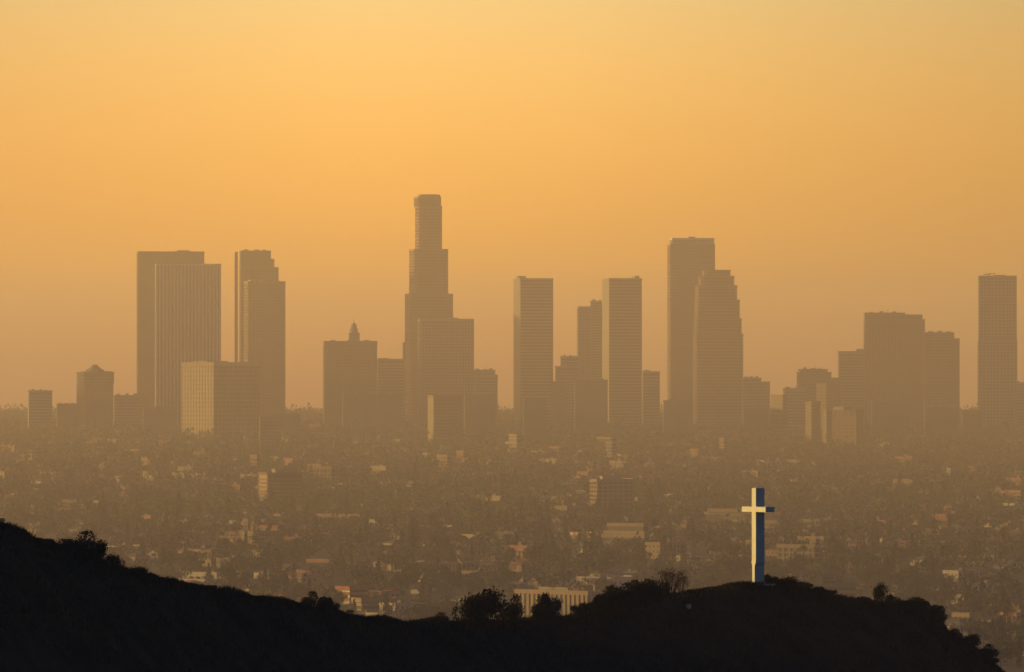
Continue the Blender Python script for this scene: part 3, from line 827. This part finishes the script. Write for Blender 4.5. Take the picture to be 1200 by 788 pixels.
HSIZE = [(7.5, 5.5, 5), (8.5, 9, 6), (11, 7.5, 8), (13, 8.5, 12), (17, 9, 6)]
HWALL = [['stucco_white', 'stucco_cream', 'stucco_tan', 'stucco_rose'], ['stucco_cream', 'stucco_white', 'stucco_rose'], ['stucco_tan', 'stucco_white', 'stucco_rose'],
         ['stucco_cream', 'brick_red', 'stucco_tan'], ['stucco_tan', 'stucco_white']]
HROOF = [['shingle_grey', 'tile_red', 'shingle_brown', 'shingle_grey'], ['tile_red', 'shingle_grey', 'shingle_brown'], ['gravel_roof'] * 3, ['gravel_roof'] * 3, ['gravel_roof'] * 2]
HDESC = ['gabled bungalow', 'hip-roofed house', 'flat-roofed two-storey apartment house', 'flat-roofed three-storey apartment block', 'long low flat-roofed shop building']
WDESC = {'stucco_white': 'white', 'stucco_cream': 'cream', 'stucco_tan': 'tan', 'stucco_rose': 'rosy', 'brick_red': 'red brick'}
RDESC = {'shingle_grey': 'with a grey roof', 'tile_red': 'with a red tiled roof', 'shingle_brown': 'with a brown roof', 'gravel_roof': 'with a pale roof'}

# scatter sites over the blocks of the street grid
sites = []
for i in range(-460, 640):
    for j in range(-460, 640):
        u = i * 26.0; v = j * 30.0
        x = u * ca - v * sa; y = u * sa + v * ca
        if y < 3700 or y > 12300 or abs(x) > y * 0.069 + 40: continue
        sites.append((u, v))
sites = np.array(sites)
RNG.shuffle(sites)
keep = RNG.random(len(sites)) < 0.27
hs = sites[keep] + RNG.uniform(-5, 5, (keep.sum(), 2))
# leave the streets free
fu = np.abs((hs[:, 0] + 55) % 110.0 - 55); fv = np.abs((hs[:, 1] + 105) % 210.0 - 105)
hs = hs[(fu > 16) & (fv > 17)]
hx_ = hs[:, 0] * ca - hs[:, 1] * sa; hy_ = hs[:, 0] * sa + hs[:, 1] * ca
hk = RNG.choice(5, len(hs), p=[.44, .30, .14, .05, .07])
hv = np.array([RNG.integers(0, len(HWALL[k])) for k in hk])
hr = GRID + RNG.choice([0, 1], len(hs)) * math.pi / 2 + RNG.normal(0, .03, len(hs))
tk = np.array(TAKEN)


def clear(x, y, r):
    ok = np.ones(len(x), bool)
    for tx, ty, tr in tk:
        ok &= (x - tx) ** 2 + (y - ty) ** 2 > (tr + r) ** 2
    return ok


ok = clear(hx_, hy_, 9.0) & visible(hx_, hy_, 5.0, 1.0)
hx_, hy_, hk, hv, hr = hx_[ok], hy_[ok], hk[ok], hv[ok], hr[ok]
size = np.array([HSIZE[k][0] * HSIZE[k][2] for k in hk]) / hy_ ** 2
order = np.argsort(-size)
N_IND = 290
ind, rest = order[:N_IND], order[N_IND:]

protos = {}
for n_, q in enumerate(ind):
    k, v = int(hk[q]), int(hv[q]); key = (k, v)
    wn, rn = HWALL[k][v], HROOF[k][v]
    if key not in protos:
        w, r, g = house_geom(k)
        rt = empty('house' if k < 2 else ('shop_building' if k == 4 else 'apartment_house'), (0, 0, 0))
        w.f += [tuple(i + len(w.v) for i in f) for f in g.f]; w.m += [1] * len(g.f); w.v += g.v
        w.build('wall', [M[wn], M['window_dark']], rt)
        r.build('roof', M[rn], rt)
        protos[key] = rt; o = rt
    else:
        o = copy_tree(protos[key])
    x, y = float(hx_[q]), float(hy_[q])
    o.location = (x, y, float(plain_z(np.array([x]), np.array([y]))[0])); o.rotation_euler = (0, 0, float(hr[q]))
    tag(o, 'small %s %s %s among trees' % (WDESC[wn], HDESC[k], RDESC[rn]),
        'house' if k < 2 else 'building', 'small houses scattered over the plain')

# the far mass of roofs
allmats = ['stucco_white', 'stucco_cream', 'stucco_tan', 'stucco_rose', 'brick_red', 'tile_red', 'shingle_grey', 'shingle_brown', 'gravel_roof']
vs, fs, ls, ms = [], [], [], []; nb = 0
cache = {}
for k in range(5):
    w, r, g = house_geom(k)
    for v in range(len(HWALL[k])):
        V = np.array(w.v + r.v); F = [f for f in w.f] + [tuple(i + len(w.v) for i in f) for f in r.f]
        mi = [allmats.index(HWALL[k][v])] * len(w.f) + [allmats.index(HROOF[k][v])] * len(r.f)
        cache[(k, v)] = (V, np.array([len(f) for f in F]), np.concatenate([np.array(f) for f in F]), np.array(mi))
zz = plain_z(hx_, hy_)
for q in rest:
    V, fn, lp, mi = cache[(int(hk[q]), int(hv[q]))]
    c, s = math.cos(hr[q]), math.sin(hr[q])
    P = np.stack([V[:, 0] * c - V[:, 1] * s + hx_[q], V[:, 0] * s + V[:, 1] * c + hy_[q], V[:, 2] + zz[q]], 1)
    vs.append(P); fs.append(fn); ls.append(lp + nb); ms.append(mi); nb += len(V)
far = link_mesh('distant_roofs', np_mesh('distant_roofs', np.concatenate(vs), np.concatenate(fs), np.concatenate(ls), np.concatenate(ms)), [M[a] for a in allmats])
tag(far, 'mass of small hazy houses spread over the far plain', kind='stuff')

# --- trees of the plain
def crown_points(kind, n, rng):
    """leaf-clump centres and clump size for a crown; trunk at the origin"""
    if kind == 'broad':
        lobes = [(rng.normal(0, 2.0), rng.normal(0, 2.0), rng.uniform(5.0, 8.5), rng.uniform(1.6, 2.9)) for _ in range(7)]
        P = []
        for _ in range(n):
            l = lobes[rng.integers(0, 7)]; d = rng.normal(size=3); d /= np.linalg.norm(d)
            P.append(np.array(l[:3]) + d * l[3] * rng.uniform(.45, 1.0) ** .6 * np.array([1, 1, .8]))
        return np.array(P), 1.35
    if kind == 'round':
        P = []
        for _ in range(n):
            d = rng.normal(size=3); d /= np.linalg.norm(d); r = rng.uniform(.5, 1.0) ** .5
            P.append(np.array([0, 0, 4.6]) + d * r * np.array([2.8, 2.8, 2.5]) * (1 + .18 * math.sin(5 * d[0] + 4 * d[1])))
        return np.array(P), 1.1
    if kind == 'column':
        P = []
        for _ in range(n):
            t = rng.random(); a = rng.uniform(0, 6.28); r = (1.5 * (1 - t) ** .7 + .15) * rng.uniform(.5, 1.05)
            P.append((r * math.cos(a), r * math.sin(a), 1.2 + t * 11))
        return np.array(P), 1.0
    P = []
    for _ in range(n):                                      # conifer
        t = rng.random() ** 1.3; a = rng.uniform(0, 6.28); r = (3.4 * (1 - t) + .2) * rng.uniform(.35, 1.05) * (1 + .25 * math.sin(t * 26))
        P.append((r * math.cos(a), r * math.sin(a), 2.2 + t * 13))
    return np.array(P), 1.15


TKINDS = [('broad', 'tree', 'leaf', 'spreading dark green tree'), ('round', 'tree', 'leaf_olive', 'round-crowned olive green tree'),
          ('column', 'cypress_tree', 'needle', 'narrow dark cypress'), ('conifer', 'pine_tree', 'needle', 'tall dark pine'), ('palm', 'palm_tree', 'leaf_olive', 'tall thin palm')]


def make_tree(kind, name, leaf, n=150, seed=0):
    rng = np.random.default_rng(seed)
    rt = empty(name, (0, 0, 0))
    m = MB()
    if kind == 'palm':
        m.tube([(0, 0, -1), (.15, 0, 5), (.3, .1, 11), (.2, .2, 16)], [.38, .27, .22, .2], 6)
        m.build('trunk', M['bark'], rt)
        f = MB()
        for i in range(22):
            a = i * 2.4; up = rng.uniform(-.5, 1.1); L = rng.uniform(2.1, 2.8)
            pts = [Vector((.2 + math.cos(a) * L * t, .2 + math.sin(a) * L * t, 16 + up * L * t - 1.5 * t * t * L * .45)) for t in (0, .35, .7, 1)]
            sd = Vector((-math.sin(a), math.cos(a), 0))
            for t in range(3):
                w0, w1 = (.15, .42, .32, .04)[t], (.15, .42, .32, .04)[t + 1]
                f.face([pts[t] - sd * w0, pts[t] + sd * w0, pts[t + 1] + sd * w1, pts[t + 1] - sd * w1])
        f.build('crown', M[leaf], rt)
        return rt
    P, sz = crown_points(kind, n, rng)
    H = P[:, 2].max()
    m.tube([(0, 0, -1), (.1, 0, H * .35), (.0, .1, H * .75)], [.38, .26, .08], 6)
    if kind in ('broad', 'round'):
        for i in range(4):
            a = i * 1.6 + rng.uniform(0, .8)
            m.tube([(.05, 0, H * .28), (math.cos(a) * 1.2, math.sin(a) * 1.2, H * .5), (math.cos(a) * 2.2, math.sin(a) * 2.2, H * .68)], [.18, .12, .04], 5)
    m.build('trunk', M['bark'], rt)
    link_mesh('crown', np_mesh('crown', *clumps(P, sz, rng=rng)), M[leaf], rt)
    return rt


tsites = np.stack([RNG.uniform(-860, 860, 58000), np.sqrt(RNG.uniform(3700.0 ** 2, 12200.0 ** 2, 58000))], 1)
tsites = tsites[np.abs(tsites[:, 0]) < tsites[:, 1] * .068]
dens = fbm(tsites[:, 0], tsites[:, 1] * .6, 260, 21, 4)
tsites = tsites[RNG.random(len(tsites)) < np.clip(.74 + .55 * dens, .12, 1)]
tx, ty = tsites[:, 0], tsites[:, 1]
tsc = RNG.uniform(.75, 1.55, len(tx))
tkd = RNG.choice(5, len(tx), p=[.46, .32, .07, .07, .08])
ok = clear(tx, ty, 2.0) & visible(tx, ty, 7.0, 1.5)
# keep crowns out of house walls
cell = {}
for x, y in zip(hx_, hy_): cell.setdefault((int(x // 20), int(y // 20)), []).append((x, y))
for q in np.where(ok)[0]:
    a, b = int(tx[q] // 20), int(ty[q] // 20)
    for i in (-1, 0, 1):
        for j in (-1, 0, 1):
            for (x, y) in cell.get((a + i, b + j), ()):
                if (x - tx[q]) ** 2 + (y - ty[q]) ** 2 < 81: ok[q] = False
tx, ty, tsc, tkd = tx[ok], ty[ok], tsc[ok], tkd[ok]
tz = plain_z(tx, ty)
order = np.argsort(-(tsc * np.array([9, 7, 10, 12, 9])[tkd] / ty))
ind, rest = order[:290], order[290:]
tp = {}
for q in ind:
    k = int(tkd[q]); kind, nm, lf, desc = TKINDS[k]; v = int(q) % 3
    if (k, v) not in tp:
        o = tp[(k, v)] = make_tree(kind, nm, lf, 420 if k < 2 else 300, 40 + k * 5 + v)
    else:
        o = copy_tree(tp[(k, v)])
    o.location = (float(tx[q]), float(ty[q]), float(tz[q]) - .2); o.rotation_euler = (0, 0, float(RNG.uniform(0, 6.28)))
    s = float(tsc[q]); o.scale = (s, s, s)
    tag(o, desc + ' standing among the small houses of the hazy plain', 'tree', 'trees scattered over the plain')

# far canopy: one mass
tmats = ['leaf', 'leaf_olive', 'needle']
V_, M_ = [], []
for q in rest:
    k = int(tkd[q]); rng = RNG
    n = 46 if ty[q] < 7500 else 30
    if k == 4:
        P = np.array([[0, 0, 13 + i * .5] for i in range(4)] + [[0, 0, 2.6 * i] for i in range(5)]) + rng.normal(0, .12, (9, 3)); sz = np.array([2.6] * 4 + [2.2] * 5)
        v, fn, lp = clumps(P, sz, rng=rng)
        if True:
            c = np.repeat(P[4:], 4, axis=0); vv = v[16:]; v[16:] = c + (vv - c) * np.array([.18, .18, 1.2])
    else:
        P, sz = crown_points(TKINDS[k][0], n, rng); v, fn, lp = clumps(P, sz * (1.55 if k < 2 else 1.35), rng=rng)
    V_.append(v * tsc[q] + np.array([tx[q], ty[q], tz[q]])); M_.append(np.full(len(fn), tmats.index(TKINDS[k][2])))
V_ = np.concatenate(V_); M_ = np.concatenate(M_)
can = link_mesh('distant_trees', np_mesh('distant_trees', V_, np.full(len(M_), 4), np.arange(len(V_)), M_), [M[a] for a in tmats])
tag(can, 'mass of dark trees between the houses of the far plain', kind='stuff')

# ------------------------------------------------------------------ the near ridge: grass and brush
def ridge_pt(px, off=0.0):
    D = float(np.interp(px, RD_X, RD_Y)) + off
    x = (px - 600) * K * D
    return x, D, float(hill_z(np.array([x]), np.array([D]))[0])


n = 70000
u = RNG.uniform(-30, 1230, n); D = np.interp(u, RD_X, RD_Y)
s = np.where(RNG.random(n) < .5, RNG.normal(0, 2.5, n), -RNG.random(n) ** 1.5 * 34)
gx = (u - 600) * K * D; gy = D + s; gzv = hill_z(gx, gy)
patch = fbm(gx, gy, 9, 33, 4)
h = np.clip(RNG.uniform(.18, .5, n) * (1 + .8 * patch), .1, 1.0); w = RNG.uniform(.03, .07, n)
ang = RNG.uniform(0, 6.28, n); lean = RNG.normal(0, .25, (n, 2)) * h[:, None]
a = np.stack([np.cos(ang) * w, np.sin(ang) * w, np.full(n, -.08)], 1); b0 = np.stack([gx, gy, gzv], 1)
mid = b0 + np.stack([lean[:, 0] * .35, lean[:, 1] * .35, h * .6], 1)
a2 = a * np.array([.7, .7, 0]); a2[:, 2] = 0; am = a.copy(); am[:, 2] = .08
gv = np.stack([b0 + a, b0 - a * np.array([1, 1, -1]), mid - a2, b0 + np.stack([lean[:, 0], lean[:, 1], h], 1), mid + a2], 1).reshape(-1, 3)
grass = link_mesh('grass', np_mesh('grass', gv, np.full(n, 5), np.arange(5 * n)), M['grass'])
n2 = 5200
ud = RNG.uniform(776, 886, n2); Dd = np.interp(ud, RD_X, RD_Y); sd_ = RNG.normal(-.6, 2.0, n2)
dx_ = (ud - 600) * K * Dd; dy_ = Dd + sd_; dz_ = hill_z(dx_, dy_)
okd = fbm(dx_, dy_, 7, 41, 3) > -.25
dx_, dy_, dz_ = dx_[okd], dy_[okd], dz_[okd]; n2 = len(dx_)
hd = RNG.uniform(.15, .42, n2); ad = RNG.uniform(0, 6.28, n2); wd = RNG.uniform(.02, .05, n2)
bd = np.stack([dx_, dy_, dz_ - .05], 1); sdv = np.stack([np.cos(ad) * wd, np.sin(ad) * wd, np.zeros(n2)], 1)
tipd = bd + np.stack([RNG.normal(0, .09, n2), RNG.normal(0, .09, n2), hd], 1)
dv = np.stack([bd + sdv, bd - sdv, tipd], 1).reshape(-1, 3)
dgo = link_mesh('sun_tinted_grass', np_mesh('sun_tinted_grass', dv, np.full(n2, 3), np.arange(3 * n2)), M['sun_tinted_grass'])
tag(dgo, 'dry hilltop grass coloured paler to look lit by low sun', kind='stuff')
tag(grass, 'dry grass and weeds along the dark ridge', kind='stuff')


def make_shrub(kind, seed):
    """about 1 m half-width, 1.6 m tall; scaled when placed"""
    rng = np.random.default_rng(seed)
    rt = empty('shrub' if kind != 'tree' else 'tree', (0, 0, 0))
    m = MB()
    stems = 7 if kind != 'bare' else 16
    tips = []
    for i in range(stems):
        a = rng.uniform(0, 6.28); r = rng.uniform(.25, .85); hh = rng.uniform(.7, 1.45)
        p0 = Vector((.08 * math.cos(a), .08 * math.sin(a), -.15)); p2 = Vector((r * math.cos(a), r * math.sin(a), hh)); p1 = (p0 + p2) * .5 + Vector((0, 0, .15))
        m.tube([p0, p1, p2], [.035, .022, .008], 4); tips.append(p2)
        for _ in range(3 if kind == 'bare' else 1):
            q = p1.lerp(p2, rng.uniform(.1, .9)); t = q + Vector((rng.normal(0, .2), rng.normal(0, .2), rng.uniform(.1, .4)))
            m.tube([q, t], [.012, .005], 3); tips.append(t)
    m.build('stems' if False else 'trunk', M['bark'], rt)
    P = []
    if kind == 'bare':
        for t in tips:
            for _ in range(16): P.append(np.array(t) + rng.normal(0, .10, 3))
        sz = .065
    elif kind == 'spire':
        for _ in range(900):
            t = rng.random() ** 1.2; a = rng.uniform(0, 6.28); r = (.75 * (1 - t) + .05) * rng.uniform(.2, 1.1) * (1 + .35 * math.sin(t * 22 + a))
            P.append(np.array([r * math.cos(a), r * math.sin(a), .1 + t * 1.35]))
        sz = .11
    else:
        nl = 9 if kind == 'dense' else 6
        lobes = [(rng.normal(0, .42), rng.normal(0, .42), rng.uniform(.35, 1.15), rng.uniform(.3, .5)) for _ in range(nl)]
        for _ in range(2100 if kind == 'dense' else 1300):
            l = lobes[rng.integers(0, nl)]; d = rng.normal(size=3); d /= np.linalg.norm(d)
            P.append(np.array(l[:3]) + d * l[3] * rng.uniform(.2, 1.08) ** .5)
        for _ in range(90):
            l = lobes[rng.integers(0, nl)]; d = rng.normal(size=3); d[2] = abs(d[2]) + .3; d /= np.linalg.norm(d)
            P.append(np.array(l[:3]) + d * l[3] * rng.uniform(1.0, 1.22))
        sz = .12
    P = np.array(P); P = P[P[:, 2] > -.1]
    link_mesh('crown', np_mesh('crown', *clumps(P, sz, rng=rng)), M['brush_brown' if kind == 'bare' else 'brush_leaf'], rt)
    return rt


shr = {}
def shrub(px, ytop, ybase, wpx, label, kind='dense', off=0.0, group='shrubs along the ridge'):
    x, D, z = ridge_pt(px, off)
    key = (kind, random.randrange(4) if kind != 'bare' else 0)
    if key not in shr:
        o = shr[key] = make_shrub(kind, 90 + len(shr))
    else:
        o = copy_tree(shr[key])
    zt = (HZ - ytop) * K * D
    hgt = max(.35, zt - z)
    o.location = (x, D, z - .05); o.rotation_euler = (0, 0, random.uniform(0, 6.28))
    sx = wpx * .5 * K * D / .88
    o.scale = (sx, sx, hgt / 1.28)
    tag(o, label, 'shrub', group)


big = [
 (82, 632, 650, 30, 'low rounded shrub on the left slope, at the left of the big clump'), (98, 626, 655, 38, 'tallest bushy shrub of the clump on the left slope'),
 (115, 634, 660, 30, 'ragged shrub at the right end of the clump on the left slope'), (133, 650, 664, 22, 'small round shrub just below the left slope clump'),
 (160, 664, 673, 26, 'flat low shrub on the left slope below the clump'),
 (362, 700, 714, 18, 'small shrub left of the leafy bush in the ridge dip'), (375, 695.5, 716, 26, 'leafy upright bush at the left of the ridge dip'), (390, 704, 718, 18, 'low shrub right of the leafy upright bush in the dip'),
 (515, 719, 727, 24, 'low wide shrub left of the big dark bushes'),
 (552, 699, 727, 36, 'left half of the two big dark bushes left of the pale pier building'), (578, 692.5, 727, 48, 'biggest dark bush, left of the pale pier building'), (602, 701, 727, 26, 'rounded dark bush overlapping the left end of the pale pier building'),
 (645, 697, 726, 32, 'pointed dark bush in front of the pale pier building'), (630, 709, 727, 20, 'low bush left of the pointed bush at the pale pier building'),
 (678, 707, 721, 26, 'low mounded bush right of the pale pier building'),
 (706, 696, 716, 24, 'bush at the left foot of the dense thicket on the ridge'), (724, 687.5, 713, 36, 'rounded bush in the dense thicket left of the hilltop'), (746, 684, 709, 30, 'darkest bush of the dense thicket left of the hilltop'), (764, 679.5, 706, 34, 'tallest bush of the dense thicket left of the hilltop'),
 (694, 703, 718, 26, 'low bush at the far left of the dense thicket on the ridge'), (714, 692, 714, 32, 'broad bush filling the left of the dense thicket on the ridge'), (736, 686, 711, 32, 'middle bush of the dense thicket left of the hilltop'), (755, 683, 708, 30, 'shaggy bush just left of the tallest one in the dense thicket'), (777, 683, 700, 24, 'low bush under the bare brownish bush'),
 (903, 673.5, 684, 20, 'low leafy shrub right beside the foot of the cross'), (922, 676, 688, 26, 'second shrub right of the cross, wider and lower'), (942, 682, 694, 26, 'third shrub right of the cross, on the descending crest'), (958, 688, 700, 20, 'fourth small shrub right of the cross, lower on the crest'),
 (1010, 699, 709, 18, 'low shrub left of the spiky sapling on the right crest'), (1052, 701, 712, 30, 'wide low shrub right of the spiky sapling'), (1074, 700, 716, 28, 'rounded shrub on the right crest shoulder'), (1092, 706, 724, 26, 'shrub where the right crest starts to fall'),
 (1104, 719, 740, 20, 'shrub clinging to the steep right fall of the ridge'), (1116, 737, 754, 20, 'lower shrub on the steep right fall of the ridge'), (1138, 744, 762, 26, 'rounded shrub near the lower right end of the ridge'), (1158, 757, 778, 24, 'last shrub before the ridge leaves the frame'),
]
for px, yt, yb, wp, lab in big: shrub(px, yt, yb, wp, lab)
shrub(786, 672.5, 690, 36, 'thin brownish bare bush left of the hilltop, twigs against the haze', 'bare')
shrub(798, 678, 690, 20, 'small brownish bare bush beside the larger bare one', 'bare')
shrub(1031, 686, 708, 22, 'spiky upright sapling standing out on the right crest', 'open')
shrub(1042, 696, 708, 18, 'open shrub at the foot of the spiky sapling', 'open')
for i in range(95):                                        # small brush all along the crest and face
    px = random.uniform(-10, 1190)
    off = random.choice([0, 0, random.uniform(-3, 2), random.uniform(-26, -3)])
    if 800 < px < 895 and off > -8: continue
    x, D, z = ridge_pt(px, off)
    ph = HZ - z / (K * D)
    hh = random.uniform(3, 6) if px < 540 and off > -4 else random.uniform(4, 9)
    shrub(px, ph - hh, ph, random.uniform(9, 26), 'small dark brush clump on the shadowed ridge', random.choice(['dense', 'open']), off, 'small brush clumps on the ridge')

# a pale boulder on the dark slope below the hilltop
x, D, z = ridge_pt(807, -9)
rb = MB()
rng = np.random.default_rng(5)
ring = [[(.30 * (1 - .25 * abs(k - 1)) * rng.uniform(.8, 1.15) * math.cos(a), .22 * (1 - .25 * abs(k - 1)) * rng.uniform(.8, 1.15) * math.sin(a)) for a in np.linspace(0, 5.5, 8)] for k in range(3)]
rb.prism(ring[0], -.2, .25, top_poly=ring[1], top=False); rb.prism(ring[1], .25, .5, top_poly=ring[2], bottom=False)
o = rb.build('boulder', M['pale_rock'], None, (x, D, z))
tag(o, 'pale boulder on the dark slope left of the cross', 'boulder')
